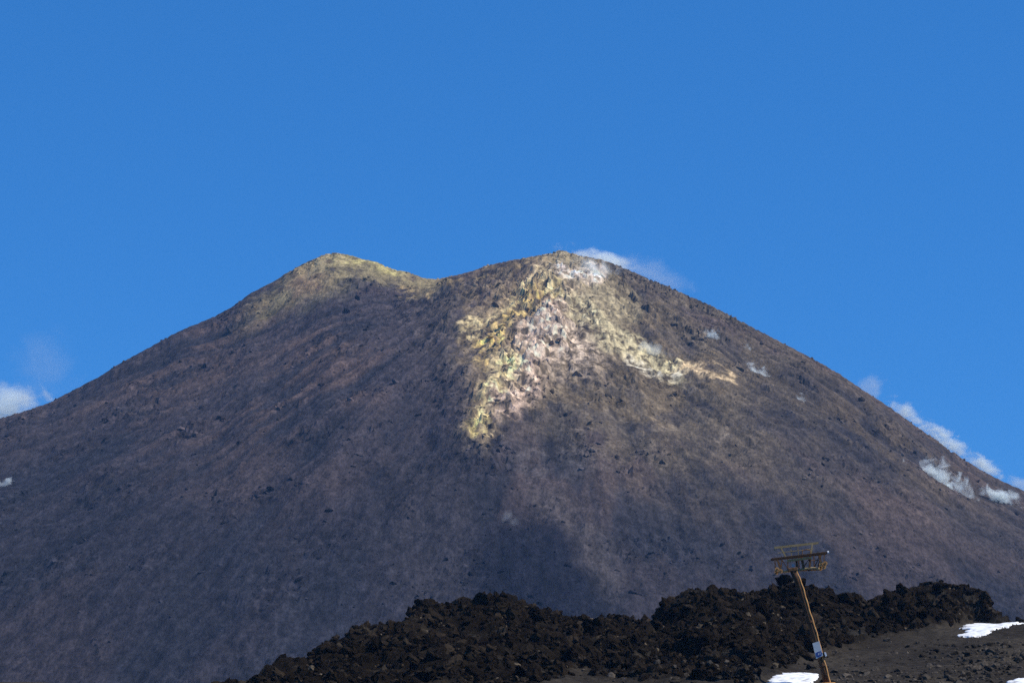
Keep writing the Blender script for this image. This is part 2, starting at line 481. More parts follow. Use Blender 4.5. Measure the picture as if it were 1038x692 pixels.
GZ = ground_base(GX, GY)
ycr = 217 + 2.5 * fbm(GX / 9, GX * 0 + 3.3, 3, 91) - 4 * sstep(30, 44, GX)
pxc = 519 + F * GX / (ycr * cp + 11 * sp)
zc = CZ + elev(np.interp(pxc, RS[:, 0], RS[:, 1])) * ycr
yb = np.interp(pxc, [200, 420, 520, 575, 620, 700, 780, 830, 880, 950, 985, 1010, 1040], [158, 156, 157, 169, 162, 160, 185, 193, 200, 205.5, 209, 211, 213]) + 2.2 * fbm(GX / 5, GY / 5, 3, 92)
yb = np.minimum(yb, ycr - 4)
t = np.clip((GY - yb) / (ycr - yb), 0, 1)
prof = np.where(GY <= ycr, 0.62 * np.sin(t * math.pi / 2) ** 0.9 + 0.38 * t, 1 - sstep(0, 34, GY - ycr))
zb = GZ
rise = np.maximum(zc - ground_base(GX, ycr), -3)
ridge_m = sstep(0.0, 0.12, t) * (1 - sstep(20, 36, GY - ycr)) * sstep(-46, -36, GX) * (1 - sstep(46.5, 48.5, GX))
inpatch = (pxc > 195) & (pxc < 1060)
GZ = GZ + np.where((np.abs(GX) < 60) & (GY > 100) & (GY < 270), prof * rise * sstep(-44, -34, GX) * (1 - sstep(45, 48, GX)), 0)
fineY = (GY > 140) & (GY < 262) & (np.abs(GX) < 62)
ga, gra = blocks(GX, GY, 3.4, 101, 0.8)
gb, grb = blocks(GX, GY, 1.3, 107, 0.8)
gc, grc = blocks(GX, GY, 0.55, 113, 0.8)
big = fbm(GX / 8, GY / 8, 4, 117)
rough = ridge_m * fineY
GZ = GZ + rough * (0.9 * big + 0.30 * ga + 0.16 * gb + 0.07 * gc + 0.22 * fbm(GX / 1.2, GY / 1.2, 3, 119))
GZ = GZ + np.where(fineY, (1 - ridge_m) * (0.22 * fbm(GX / 6, GY / 9, 4, 121) + 0.05 * fbm(GX / 0.8, GY / 1.0, 3, 123)), 0)
GZ = GZ + np.where(fineY, 0, 0.0)
for it in range(5):
    u, v = project(GX, GY, GZ)
    cols = np.arange(190, 1016, 2.0)
    k = np.round((u - 190) / 2).astype(int)
    ok = (k >= 0) & (k < len(cols)) & (GY > 160) & (GY < 250) & fineY
    vm = np.full(len(cols), 1e9)
    np.minimum.at(vm, k[ok], v[ok])
    tgt = np.interp(cols, RS[:, 0], RS[:, 1]) + 1.0
    d = np.where(vm < 1e8, vm - tgt, 0)
    kern = np.exp(-np.linspace(-2, 2, 5) ** 2); kern /= kern.sum()
    d = np.convolve(np.pad(d, 2, mode='edge'), kern, 'valid')
    GZ = GZ + np.interp(u, cols, d) * 217 / F * ridge_m * sstep(0.45, 0.95, t) * fineY * 0.9

def ground_z(x, y):
    """bilinear height of the finished ground"""
    x = np.asarray(x, dtype=float); y = np.asarray(y, dtype=float)
    i = np.clip(np.searchsorted(gx, x) - 1, 0, len(gx) - 2); j = np.clip(np.searchsorted(gy, y) - 1, 0, len(gy) - 2)
    fx = (x - gx[i]) / (gx[i + 1] - gx[i]); fy = (y - gy[j]) / (gy[j + 1] - gy[j])
    return (GZ[j, i] * (1 - fx) * (1 - fy) + GZ[j, i + 1] * fx * (1 - fy) + GZ[j + 1, i] * (1 - fx) * fy + GZ[j + 1, i + 1] * fx * fy)

def hit_ground(px, py, y0=140.0, y1=260.0):
    d = ray(px, py)
    t = np.arange(y0, y1, 0.05) / d[1]
    P = d[None] * t[:, None]
    h = ground_z(P[:, 0], P[:, 1]) - (P[:, 2] + CZ)
    i = np.argmax(h > 0) if (h > 0).any() else int(np.argmax(h))
    return np.array([P[i, 0], P[i, 1], P[i, 2] + CZ])

GC = np.ones(GX.shape + (3,)) * np.array((0.037, 0.0305, 0.0235))
q = fbm(GX / 7, GY / 10, 4, 131)
GC = colmix(GC, (0.025, 0.0205, 0.016), sstep(-0.1, 0.6, q) * 0.7)
GC = colmix(GC, (0.052, 0.043, 0.032), sstep(0.1, 0.7, -q) * 0.6)
lava = np.array((0.0105, 0.0076, 0.0050))
GC = colmix(GC, lava, ridge_m)
w = sstep(0.55, 0.95, grb) * sstep(-0.2, 0.5, fbm(GX / 4, GY / 4, 3, 133))
GC = colmix(GC, (0.042, 0.034, 0.025), w * ridge_m * 0.8)
# ash drifted into the hollows of the flow
GC = colmix(GC, (0.034, 0.030, 0.025), ridge_m * sstep(0.15, 0.6, -big - 0.3 * ga + 0.5 * (0.5 - t)) * 0.7)
GC *= (1 + 0.25 * fbm(GX / 0.7, GY / 0.9, 3, 135))[..., None]
GC = np.clip(GC, 0.004, 0.5)
me = grid_mesh('ground', GX, GY, GZ, smooth=False)
set_color(me, 'soil', GC)
m_ground = attr_rock('black_lava_and_cinder', 'soil', (1.6, 7.0), (0.35, 0.25), 0.12, 5.0)
ground = link('ground', me, m_ground)
tag(ground, 'dark volcanic ground with a rough black lava ridge', 'ground', kind='structure')

# ================================================================== ROCKS
def ico(sub):
    bm = bmesh.new()
    bmesh.ops.create_icosphere(bm, subdivisions=sub, radius=1.0)
    v = np.array([p.co[:] for p in bm.verts]); f = np.array([[q_.index for q_ in p.verts] for p in bm.faces])
    bm.free()
    return v / np.linalg.norm(v, axis=1)[:, None], f
ICO = {s: ico(s) for s in (1, 2, 3, 4)}

def rock_verts(sub, r, planes=11, rag=0.0, flat=0.75):
    d, f = ICO[sub]
    n = r.normal(size=(planes, 3)); n /= np.linalg.norm(n, axis=1)[:, None]
    h = r.uniform(0.55, 1.0, planes)
    dn = d @ n.T
    rr = np.where(dn > 0.12, h[None] / np.maximum(dn, 0.12), 9.0).min(1)
    rr = np.minimum(rr, 1.35)
    v = d * rr[:, None]
    if rag:
        for fr, am in ((2.2, 0.22), (5.0, 0.12), (11.0, 0.06)):
            o = r.uniform(0, 50)
            nz = vnoise(v[:, 0] * fr + o, v[:, 1] * fr + v[:, 2] * fr * 0.7 + o, 3) + vnoise(v[:, 2] * fr - o, v[:, 0] * fr * 0.6 + v[:, 1] * fr, 4)
            v = v + d * (nz * am * rag)[:, None]
    v = v * np.array([1.0, r.uniform(0.75, 1.1), r.uniform(flat * 0.7, flat * 1.1)])
    a = r.uniform(0, 2 * math.pi); c, s = math.cos(a), math.sin(a)
    v = v @ np.array([[c, s, 0], [-s, c, 0], [0, 0, 1]])
    tl = r.normal(0, 0.35, 2)
    v[:, 2] += v[:, 0] * tl[0] + v[:, 1] * tl[1]
    return v, f

def scatter_mesh(name, pts, sizes, cols, sub, rag, flat, sink):
    """many rocks as one mesh. pts (N,3)"""
    protos = [rock_verts(sub, rng, rag=rag, flat=flat) for _ in range(40)]
    f0 = protos[0][1]; nv = len(protos[0][0])
    V_ = np.empty((len(pts) * nv, 3)); F_ = np.empty((len(pts) * len(f0), 3), dtype=int); K = np.empty((len(pts) * nv, 3))
    for i, (p, s, c) in enumerate(zip(pts, sizes, cols)):
        v = protos[rng.integers(40)][0]
        a = rng.uniform(0, 6.28); ca, sa = math.cos(a), math.sin(a)
        vv = v @ np.array([[ca, sa, 0], [-sa, ca, 0], [0, 0, 1]]) * s
        V_[i * nv:(i + 1) * nv] = vv + np.array(p) - np.array([0, 0, sink * s])
        F_[i * len(f0):(i + 1) * len(f0)] = f0 + i * nv
        K[i * nv:(i + 1) * nv] = c
    me = mesh_np(name, V_, F_, 3, False)
    set_color(me, 'soil', K)
    return me

m_rock = attr_rock('lava_rock', 'soil', (2.5, 9.0), (0.4, 0.3), 0.06, 9.0)
m_scree = attr_rock('scree_stone', 'soil', (0.5, 2.0), (0.3, 0.2), 0.3, 1.5)

# --- clinker over the ridge
def clinker(name, n, lo, hi, power, sub, rag, pale_share, label):
    xs = rng.uniform(-32, 48, n * 4); ys = rng.uniform(154, 232, n * 4)
    yi = np.clip(np.searchsorted(gy, ys), 0, len(gy) - 1); xi = np.clip(np.searchsorted(gx, xs), 0, len(gx) - 1)
    keep = (ridge_m[yi, xi] > 0.4) & (ys < ycr[yi, xi] + 5)
    dens = sstep(-0.5, 0.3, fbm(xs / 4, ys / 4, 3, 141))
    keep &= rng.uniform(size=len(xs)) < 0.2 + 0.8 * dens
    xs, ys = xs[keep][:n], ys[keep][:n]
    sz = np.minimum(lo * rng.uniform(0.01, 1, len(xs)) ** -power, hi)
    c = np.array((0.0100, 0.0070, 0.0044)) * rng.uniform(0.45, 1.8, (len(xs), 1))
    brown = rng.uniform(size=len(xs)) < 0.24
    c[brown] = np.array((0.022, 0.0160, 0.0105)) * rng.uniform(0.6, 1.5, (brown.sum(), 1))
    pale = rng.uniform(size=len(xs)) < pale_share
    c[pale] = np.array((0.085, 0.066, 0.044)) * rng.uniform(0.5, 1.7, (pale.sum(), 1))
    zz = ground_z(xs, ys)
    uu, vv = project(xs, ys, zz + sz * 0.6)          # none stands far above the ridge's outline
    ok = vv > np.interp(uu, RS[:, 0], RS[:, 1]) - 1.5
    me = scatter_mesh(name, np.stack([xs, ys, zz], -1)[ok], sz[ok], c[ok], sub, rag, 0.95, 0.15)
    o = link(name, me, m_rock)
    tag(o, label, 'rubble', kind='stuff')
clinker('lava_blocks', 2600, 0.32, 0.78, 0.42, 3, 0.75, 0.0, 'larger jagged black lava blocks heaped over the ridge')
clinker('lava_clinker', 11000, 0.16, 0.36, 0.45, 2, 0.9, 0.022, 'loose black clinker covering the whole lava ridge')
clinker('lava_chips', 12000, 0.06, 0.16, 0.5, 1, 0.5, 0.16, 'small chips of lava, some of them pale, between the clinker')

# --- stones on the cinder slope at lower right
def hit_px_in_snow(px, py):
    return (776 < px < 834 and py > 679) or (966 < px < 1040 and 625 < py < 646) or (px > 1016 and py > 686)

def stones(poly_centres, n, s0, smax, colr, var):
    P, S, K = [], [], []
    for (cx, cy_, rx, ry, wgt) in poly_centres:
        for _ in range(int(n * wgt)):
            a = rng.normal(size=2) * 0.5
            p = hit_ground(cx + a[0] * rx, min(cy_ + a[1] * ry, 700))
            if hit_px_in_snow(cx + a[0] * rx, cy_ + a[1] * ry): continue
            P.append(p); S.append(min(s0 * rng.uniform(0.03, 1) ** -0.5, smax)); K.append(np.array(colr) * rng.uniform(1 - var, 1 + var))
    return np.array(P), np.array(S), np.array(K)
P, S, K = stones([(1005, 668, 60, 22, 0.34), (985, 683, 70, 16, 0.22), (900, 688, 90, 8, 0.18), (850, 672, 60, 20, 0.08), (700, 680, 110, 14, 0.14), (930, 660, 50, 14, 0.04)],
                 900, 0.10, 0.55, (0.052, 0.043, 0.034), 0.8)
me = scatter_mesh('cinder_stones', P, S, K, 2, 0.5, 0.8, 0.2)
o = link('cinder_stones', me, m_rock)
tag(o, 'grey stones strewn over the cinder slope at the lower right', 'stones', kind='stuff')

# --- scree on the mountain
n = 7000
P, S, K = [], [], []
fx = rng.uniform(-345, 345, n * 6); fy = rng.uniform(985, 1560, n * 6)
xi = np.searchsorted(ax, fx); yi = np.searchsorted(ay, fy)
pr = (0.10 + 0.90 * np.clip(rk[yi, xi], 0, 1) * (0.25 + 0.75 * rocky[yi, xi])) * sstep(-0.4, 0.5, fbm(fx / 25, fy / 40, 3, 59))
kp = (rng.uniform(size=n * 6) < pr)
xi, yi = xi[kp][:n], yi[kp][:n]
P = np.stack([ax[xi], ay[yi], Z[yi, xi]], -1)
below = V[yi, xi] - np.interp(U[yi, xi], SIL[:, 0], SIL[:, 1])
S = np.minimum(0.48 * rng.uniform(0.01, 1, len(P)) ** -0.42, np.where(below > 9, 1.5 + 1.3 * rocky[yi, xi], 1.2))
K = C[yi, xi] * rng.uniform(0.55, 1.7, (len(P), 1))
me = scatter_mesh('mountain_scree', P, S, K, 2, 0.3, 0.8, 0.2)
o = link('mountain_scree', me, m_scree)
tag(o, 'small loose stones scattered over the volcano slopes', 'scree', kind='stuff')

# --- single blocks standing out of the skyline of the ridge
def boulder(px, py_base, w_px, h_px, label, colr=(0.010, 0.008, 0.0065), seed=0, up=0.5):
    r = np.random.default_rng(seed)
    p = hit_ground(px, py_base)
    sc = p[1] / F
    v, f = rock_verts(4, r, planes=14, rag=0.8, flat=1.0)
    v = v / np.abs(v).max(0) * np.array([w_px * sc / 2, w_px * sc / 2 * 0.9, h_px * sc / 2])
    me = mesh_np('lava_boulder', v, f, 3, False)
    jit = 1 + 0.5 * vnoise(v[:, 0] * 3, v[:, 1] * 3 + v[:, 2] * 2, seed)
    set_color(me, 'soil', np.array(colr)[None] * jit[:, None])
    o = link('lava_boulder', me, m_rock)
    o.location = p + np.array([0, w_px * sc * 0.25, h_px * sc * (up - 0.5)])
    tag(o, label, 'boulder', 'lava boulders along the ridge')
    return o
boulder(431, 614, 26, 20, 'black rugged boulder on the upper left of the lava ridge, above its steep step', seed=1)
boulder(341, 652, 13, 17, 'small pointed black boulder low on the left end of the lava ridge', seed=2)
boulder(631, 627, 19, 15, 'small square black boulder alone in the middle dip of the ridge', seed=3, colr=(0.006, 0.005, 0.0045))
boulder(699, 606, 40, 26, 'large rounded brownish boulder just right of the dip in the ridge', seed=4, colr=(0.017, 0.0135, 0.010))
boulder(798, 592, 24, 22, 'jet black boulder on the skyline right behind the pylon head', seed=5, colr=(0.004, 0.0035, 0.003))
boulder(864, 606, 13, 14, 'small black knob of lava on the skyline just right of the pylon', seed=6)
boulder(955, 595, 19, 10, 'black lava knob on top of the right hand hump of the ridge', seed=7)
boulder(985, 603, 30, 22, 'broad black lava block at the right end of the hump above the snow', seed=8)
boulder(740, 601, 18, 13, 'small black knob on the ridge between the brownish boulder and the pylon', seed=9)
boulder(513, 607, 24, 15, 'flat topped black boulder at the highest point of the left hump', seed=10)
boulder(1034, 629, 9, 9, 'lone dark stone beside the tip of the snow patch at the right edge', seed=11, colr=(0.012, 0.010, 0.009))

# ================================================================== SNOW
m_snow, nt, out = new_mat('old_snow')
b = nt.nodes.new('ShaderNodeBsdfPrincipled'); nt.links.new(b.outputs[0], out.inputs['Surface'])
geo = nt.nodes.new('ShaderNodeNewGeometry'); nz = nt.nodes.new('ShaderNodeTexNoise'); nz.inputs['Scale'].default_value = 1.8; nz.inputs['Detail'].default_value = 6
nt.links.new(geo.outputs['Position'], nz.inputs['Vector'])
rp = nt.nodes.new('ShaderNodeValToRGB'); rp.color_ramp.elements[0].position = 0.30; rp.color_ramp.elements[1].position = 0.50
rp.color_ramp.elements[0].color = (0.34, 0.31, 0.27, 1); rp.color_ramp.elements[1].color = (0.86, 0.86, 0.85, 1)
nt.links.new(nz.outputs['Fac'], rp.inputs[0]); nt.links.new(rp.outputs[0], b.inputs['Base Color'])
b.inputs['Roughness'].default_value = 0.7
bp = nt.nodes.new('ShaderNodeBump'); bp.inputs['Distance'].default_value = 0.08
nt.links.new(nz.outputs['Fac'], bp.inputs['Height']); nt.links.new(bp.outputs[0], b.inputs['Normal'])

def hit_bed(px, py):
    d = ray(px, py)
    t = np.arange(140, 330, 0.05) / d[1]
    P = d[None] * t[:, None]
    h = ground_base(P[:, 0], P[:, 1]) + bed_lift - (P[:, 2] + CZ)
    i = np.argmax(h > 0) if (h > 0).any() else int(np.argmax(h))
    return P[i, :2]

bed_lift = 0.10
def snow(pts, label, thick=0.22, seed=1):
    """a drift lying on the ground inside an outline traced on it"""
    W = np.array([hit_bed(*p) for p in pts])
    lo, hi = W.min(0) - 0.3, W.max(0) + 0.3
    nx = int(np.clip((hi[0] - lo[0]) / 0.07, 20, 150)); ny = int(np.clip((hi[1] - lo[1]) / 0.10, 20, 220))
    X, Y = np.meshgrid(np.linspace(lo[0], hi[0], nx), np.linspace(lo[1], hi[1], ny))
    Xw = X + 0.10 * fbm(X / 0.6, Y / 0.9, 3, seed) + 0.45 * fbm(X / 9, Y / 0.7, 3, seed + 2); Yw = Y + 0.35 * fbm(X / 0.5, Y / 1.5, 3, seed + 5)
    ins = np.zeros(X.shape, dtype=bool); dist = np.full(X.shape, 1e9)
    m = len(W)
    for i in range(m):
        (x0, y0), (x1, y1) = W[i], W[(i + 1) % m]
        c = ((y0 > Yw) != (y1 > Yw)) & (Xw < (x1 - x0) * (Yw - y0) / (y1 - y0 + 1e-12) + x0)
        ins ^= c
        dx, dy = x1 - x0, y1 - y0
        tt = np.clip(((Xw - x0) * dx + (Yw - y0) * dy) / (dx * dx + dy * dy + 1e-9), 0, 1)
        dist = np.minimum(dist, np.hypot(Xw - x0 - tt * dx, Yw - y0 - tt * dy))
    sdv = np.where(ins, dist, -dist)
    hgt = np.where(sdv > 0, thick * np.sqrt(np.clip(sdv / 0.5, 0, 1)), -0.22 * np.clip(-sdv / 0.18, 0, 1) - 0.02)
    hgt = hgt + np.where(sdv > 0, 0.04 * fbm(X / 1.1, Y / 1.6, 3, seed + 9), 0)
    Zs = ground_base(X, Y) + hgt + 0.06 + 0.22 * fbm(X / 6, Y / 9, 4, 121)
    keepv = sdv > -0.18
    idx = np.arange(nx * ny).reshape(ny, nx)
    f = np.stack([idx[:-1, :-1], idx[:-1, 1:], idx[1:, 1:], idx[1:, :-1]], -1).reshape(-1, 4)
    f = f[keepv.ravel()[f].all(1)]
    used, inv = np.unique(f, return_inverse=True)
    Vv = np.stack([X, Y, Zs], -1).reshape(-1, 3)[used]
    base_p = Vv.mean(0)
    o = link('snow_patch', mesh_np('snow_patch', Vv - base_p, inv.reshape(-1, 4), 4, True), m_snow)
    o.location = base_p
    tag(o, label, 'snow', 'old snow patches on the cinder')
    return o
snow([(781, 690), (784, 685.5), (792, 684), (802, 682.5), (812, 680.5), (818, 681), (822, 683), (829, 685), (829, 689), (822, 693), (800, 697), (784, 696)],
     'flat white snow patch at the foot of the leaning pylon', 0.05, 3)
snow([(970, 643.5), (978, 640.5), (982, 639), (977, 636.5), (980, 633.5), (980, 631.5), (1000, 630), (1018, 628.2), (1022, 626.8), (1036, 626.6), (1036, 629), (1024, 633), (1010, 638), (998, 642), (986, 644)],
     'long white wedge of snow below the right end of the lava ridge', 0.08, 4)
snow([(1022, 692), (1029, 689.5), (1038, 688), (1052, 687), (1060, 693), (1040, 699)], 'white snow scrap cut off by the bottom right corner', 0.15, 5)
snow([(930, 635.5), (934, 634.5), (938, 635.5), (935, 637)], 'tiny snow remnant in the rubble of the right hand hump', 0.12, 6)

# ================================================================== THE LEANING PYLON
m_rust = flat_mat('rusty_steel', (0.040, 0.019, 0.007), (0.14, 0.060, 0.018), 2.2, 0.75, 0.0, 0.3, 0.01)
m_dark = flat_mat('dark_rusty_steel', (0.065, 0.033, 0.012), (0.22, 0.110, 0.038), 3.0, 0.8, 0.0, 0.3, 0.01)
m_beam = flat_mat('deep_dark_rust', (0.030, 0.016, 0.008), (0.085, 0.042, 0.016), 3.0, 0.8, 0.0, 0.2)  # darker rust tone for the crossbeams
m_olive = flat_mat('weathered_olive_paint', (0.26, 0.19, 0.075), (0.36, 0.26, 0.12), 3.0, 0.75, 0.0, 0.3)
m_rubber = flat_mat('worn_sheave_rubber', (0.02, 0.018, 0.016), (0.05, 0.04, 0.03), 6.0, 0.8)
m_orange_and_sunlit = flat_mat('orange_paint_and_sunlit_edge', (0.68, 0.36, 0.11), (0.42, 0.19, 0.055), 4.0, 0.65)  # orange parts, and the sunlight painted on pole edge and underside plate
m_sign = flat_mat('pale_blue_sign_paint', (0.42, 0.48, 0.50), (0.52, 0.56, 0.56), 4.0, 0.5)
m_blue = flat_mat('deep_blue_sign_paint', (0.012, 0.04, 0.20), (0.03, 0.08, 0.30), 5.0, 0.5)
m_white = flat_mat('white_box_paint', (0.75, 0.76, 0.76), (0.65, 0.66, 0.66), 4.0, 0.5)

foot = hit_ground(839, 694)
PY = foot[1]
PS = PY / F * 1.0

def pp(px, py, dy=0.0):
    """point of the pylon's own plane, relative to its foot"""
    d = ray(px, py)
    P = d * (PY / d[1])
    return Vector((P[0] - foot[0], dy, P[2] + CZ - foot[2]))

class MB:
    def __init__(s): s.bm = bmesh.new()
    def tube(s, a, b, r0, r1=None, n=10):
        a, b = Vector(a), Vector(b); r1 = r0 if r1 is None else r1
        z = (b - a).normalized(); x = z.orthogonal().normalized(); y = z.cross(x)
        rings = []
        for p, r in ((a, r0), (b, r1)):
            rings.append([s.bm.verts.new(p + x * r * math.cos(2 * math.pi * i / n) + y * r * math.sin(2 * math.pi * i / n)) for i in range(n)])
        for i in range(n):
            s.bm.faces.new((rings[0][i], rings[0][(i + 1) % n], rings[1][(i + 1) % n], rings[1][i]))
        s.bm.faces.new(rings[0][::-1]); s.bm.faces.new(rings[1])
        return s
    def beam(s, a, b, w, h, up=(0, 0, 1)):
        a, b = Vector(a), Vector(b)
        z = (b - a).normalized(); y = Vector(up); x = y.cross(z).normalized(); y = z.cross(x)
        q = []
        for p in (a, b):
            q.append([s.bm.verts.new(p + x * sx * w / 2 + y * sy * h / 2) for sx, sy in ((-1, -1), (1, -1), (1, 1), (-1, 1))])
        for i in range(4):
            s.bm.faces.new((q[0][i], q[0][(i + 1) % 4], q[1][(i + 1) % 4], q[1][i]))
        s.bm.faces.new(q[0][::-1]); s.bm.faces.new(q[1])
        return s
    def path(s, pts, r, n=10):
        for i in range(len(pts) - 1):
            r0 = r[i] if isinstance(r, (list, tuple)) else r
            r1 = r[i + 1] if isinstance(r, (list, tuple)) else r
            s.tube(pts[i], pts[i + 1], r0, r1, n)
        return s
    def build(s, name, mat, parent, bevel=0.0):
        if bevel:
            bmesh.ops.bevel(s.bm, geom=list(s.bm.edges), offset=bevel, segments=1, affect='EDGES')
        bmesh.ops.recalc_face_normals(s.bm, faces=s.bm.faces)
        me = bpy.data.meshes.new(name); s.bm.to_mesh(me); s.bm.free()
        return link(name, me, mat, parent)

pyl = bpy.data.objects.new('lift_pylon', None)
COL.objects.link(pyl); pyl.location = foot
tag(pyl, 'leaning rusty lift pylon with a wide wheeled head standing before the lava ridge', 'pylon')
# pole: a slightly crooked pipe of bolted lengths
pole_pts = [pp(840, 699), pp(833.5, 674), pp(826.5, 648), pp(821, 630), pp(814.5, 608), pp(809, 590), pp(804.2, 577)]
rad_ = [0.24, 0.23, 0.22, 0.21, 0.21, 0.23, 0.28]
rings = 18
bm = bmesh.new(); prev = None
for i, p in enumerate(pole_pts):
    zdir = (pole_pts[min(i + 1, len(pole_pts) - 1)] - pole_pts[max(i - 1, 0)]).normalized()
    xd = zdir.cross(Vector((0, 1, 0))).normalized(); yd = zdir.cross(xd)
    ring = [bm.verts.new(p + (xd * math.cos(2 * math.pi * j / rings) + yd * math.sin(2 * math.pi * j / rings)) * rad_[i]) for j in range(rings)]
    if prev:
        for j in range(rings): bm.faces.new((prev[j], prev[(j + 1) % rings], ring[(j + 1) % rings], ring[j]))
    else: bm.faces.new(ring[::-1])
    prev = ring
bm.faces.new(prev)
bmesh.ops.recalc_face_normals(bm, faces=bm.faces)
me = bpy.data.meshes.new('pole'); bm.to_mesh(me); bm.free()
for p_ in me.polygons: p_.use_smooth = True
pole = link('pole', me, m_rust, pyl)
for k_ in (1, 3):
    zdir = (pole_pts[k_ + 1] - pole_pts[k_ - 1]).normalized()
    MB().tube(pole_pts[k_] - zdir * 0.07, pole_pts[k_] + zdir * 0.07, 0.29, 0.29, 18).build('flange', m_rust, pole)
# added bright tube imitating the sunlit right edge of the pole
cur = bpy.data.curves.new('pole_edge_highlight', 'CURVE'); cur.dimensions = '3D'
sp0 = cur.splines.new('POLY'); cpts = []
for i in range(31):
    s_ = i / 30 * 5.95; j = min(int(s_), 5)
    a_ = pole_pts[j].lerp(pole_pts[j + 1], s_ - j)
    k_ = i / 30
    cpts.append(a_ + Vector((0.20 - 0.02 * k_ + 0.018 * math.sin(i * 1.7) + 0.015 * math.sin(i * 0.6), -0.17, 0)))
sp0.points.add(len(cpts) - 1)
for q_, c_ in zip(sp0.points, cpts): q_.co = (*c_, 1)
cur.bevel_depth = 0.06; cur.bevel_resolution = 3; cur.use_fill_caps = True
tmp = bpy.data.objects.new('edge_highlight_curve', cur); COL.objects.link(tmp)
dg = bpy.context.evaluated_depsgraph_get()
cme = bpy.data.meshes.new_from_object(tmp.evaluated_get(dg)); cme.name = 'pole_edge_highlight'
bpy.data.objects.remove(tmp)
link('pole_edge_highlight', cme, m_orange_and_sunlit, pyl)
# footing
MB().beam(pp(840, 701) + Vector((0, 0, -0.5)), pp(838.7, 691.5), 1.0, 1.0, (0, 1, 0)).build('footing', m_orange_and_sunlit, pyl, 0.05)
# saddle between pole and head
MB().beam(pp(798.5, 577.5), pp(808, 576.5), 0.6, 0.22).build('saddle', m_dark, pyl, 0.02)
# main cross beam: twin girders with an underside plate whose orange imitates sunlight
for dy in (-0.34, 0.34):
    MB().beam(pp(781.8, 566.8, dy), pp(838.2, 560.2, dy), 0.14, 0.15).build('crossbeam', m_beam, pyl, 0.015)
MB().beam(pp(797.5, 568.6, -0.20), pp(822, 565.2, -0.20), 0.24, 0.16).build('walkway_plate', m_orange_and_sunlit, pyl)
MB().tube(pp(838.0, 560.2, -0.34), pp(839.6, 560.0, -0.34), 0.11).build('beam_cap', m_white, pyl)
# guard rail over the walkway
gr = MB()
gr.beam(pp(785.8, 554.3, 0.55), pp(830.5, 549.3, 0.55), 0.12, 0.15)
gr.build('guard_rail', m_olive, pyl)
MB().beam(pp(792.3, 554, 0.55), pp(797.8, 564.5, 0.5), 0.10, 0.12, (0, 1, 0)).build('rail_post', m_olive, pyl)
MB().beam(pp(824.3, 550.3, 0.55), pp(823.0, 561.5, 0.5), 0.10, 0.12, (0, 1, 0)).build('rail_post', m_olive, pyl)
MB().beam(pp(802.5, 553, 0.55), pp(803.3, 564, 0.5), 0.045, 0.045, (0, 1, 0)).build('rail_post', m_olive, pyl)
MB().beam(pp(786, 554.5, 0.55), pp(786.4, 557.5, 0.55), 0.06, 0.06, (0, 1, 0)).build('rail_stub', m_olive, pyl)
# cable hoops rising over the beam
MB().path([pp(813.5, 563.5, -0.1), pp(813.0, 558), pp(817, 556.8), pp(821, 557.3), pp(821.5, 562.5, -0.1)], 0.035, 8).build('cable_guard', m_dark, pyl)
# hangers down to the lower beam
for (x0, y0, x1, y1, w_) in ((788, 567, 791.5, 577, 0.10), (812.3, 564.2, 814.8, 575.5, 0.13), (821.3, 563.5, 820.6, 574.5, 0.12), (830.5, 562.5, 832.5, 573.5, 0.12), (792.8, 567, 791.5, 576, 0.06), (807, 565.5, 807.6, 575.5, 0.08), (832.2, 562.4, 829.4, 574, 0.06)):
    MB().beam(pp(x0, y0), pp(x1, y1), w_ * 1.25, w_ * 1.25, (0, 1, 0)).build('hanger', m_dark, pyl)
MB().tube(pp(820, 568.2), pp(830.5, 567.2), 0.025).build('tie_rod', m_dark, pyl)
# lower sheave beams: slightly bowed
MB().path([pp(788.5, 578.3), pp(794, 579.3), pp(801, 578.3)], 0.085, 8).build('sheave_beam', m_orange_and_sunlit, pyl)
MB().path([pp(807, 578), pp(813, 576.8), pp(819, 575.8), pp(825, 575.6), pp(831, 576.6)], 0.085, 8).build('sheave_beam', m_olive, pyl)
MB().beam(pp(802, 578.0, 0.3), pp(831, 576.8, 0.3), 0.1, 0.10).build('tie_beam', m_dark, pyl)
for (x0, y0, x1, y1, dy) in ((786, 566.6, 786.6, 577, 0.3), (799, 565.6, 799.4, 577, 0.3), (810, 564.2, 810.6, 576.5, 0.3), (825.5, 562.6, 826, 574.8, 0.3), (835.5, 561.4, 835.2, 570.5, 0.0)):
    MB().beam(pp(x0, y0, dy), pp(x1, y1, dy), 0.07, 0.07, (0, 1, 0)).build('hanger', m_dark, pyl)
for (x0, y0, x1, y1) in ((792.8, 567, 799.2, 576.5), (815, 574.5, 820.8, 565), (826.2, 574, 830.4, 564)):
    MB().beam(pp(x0, y0, 0.1), pp(x1, y1, 0.1), 0.05, 0.05, (0, 1, 0)).build('brace', m_rust, pyl)
MB().beam(pp(809.5, 552.2, 0.5), pp(810.2, 563.2, 0.5), 0.05, 0.05, (0, 1, 0)).build('rail_post', m_olive, pyl)
MB().beam(pp(789, 559.5, 0.5), pp(826, 555.2, 0.5), 0.04, 0.05).build('mid_rail', m_olive, pyl)

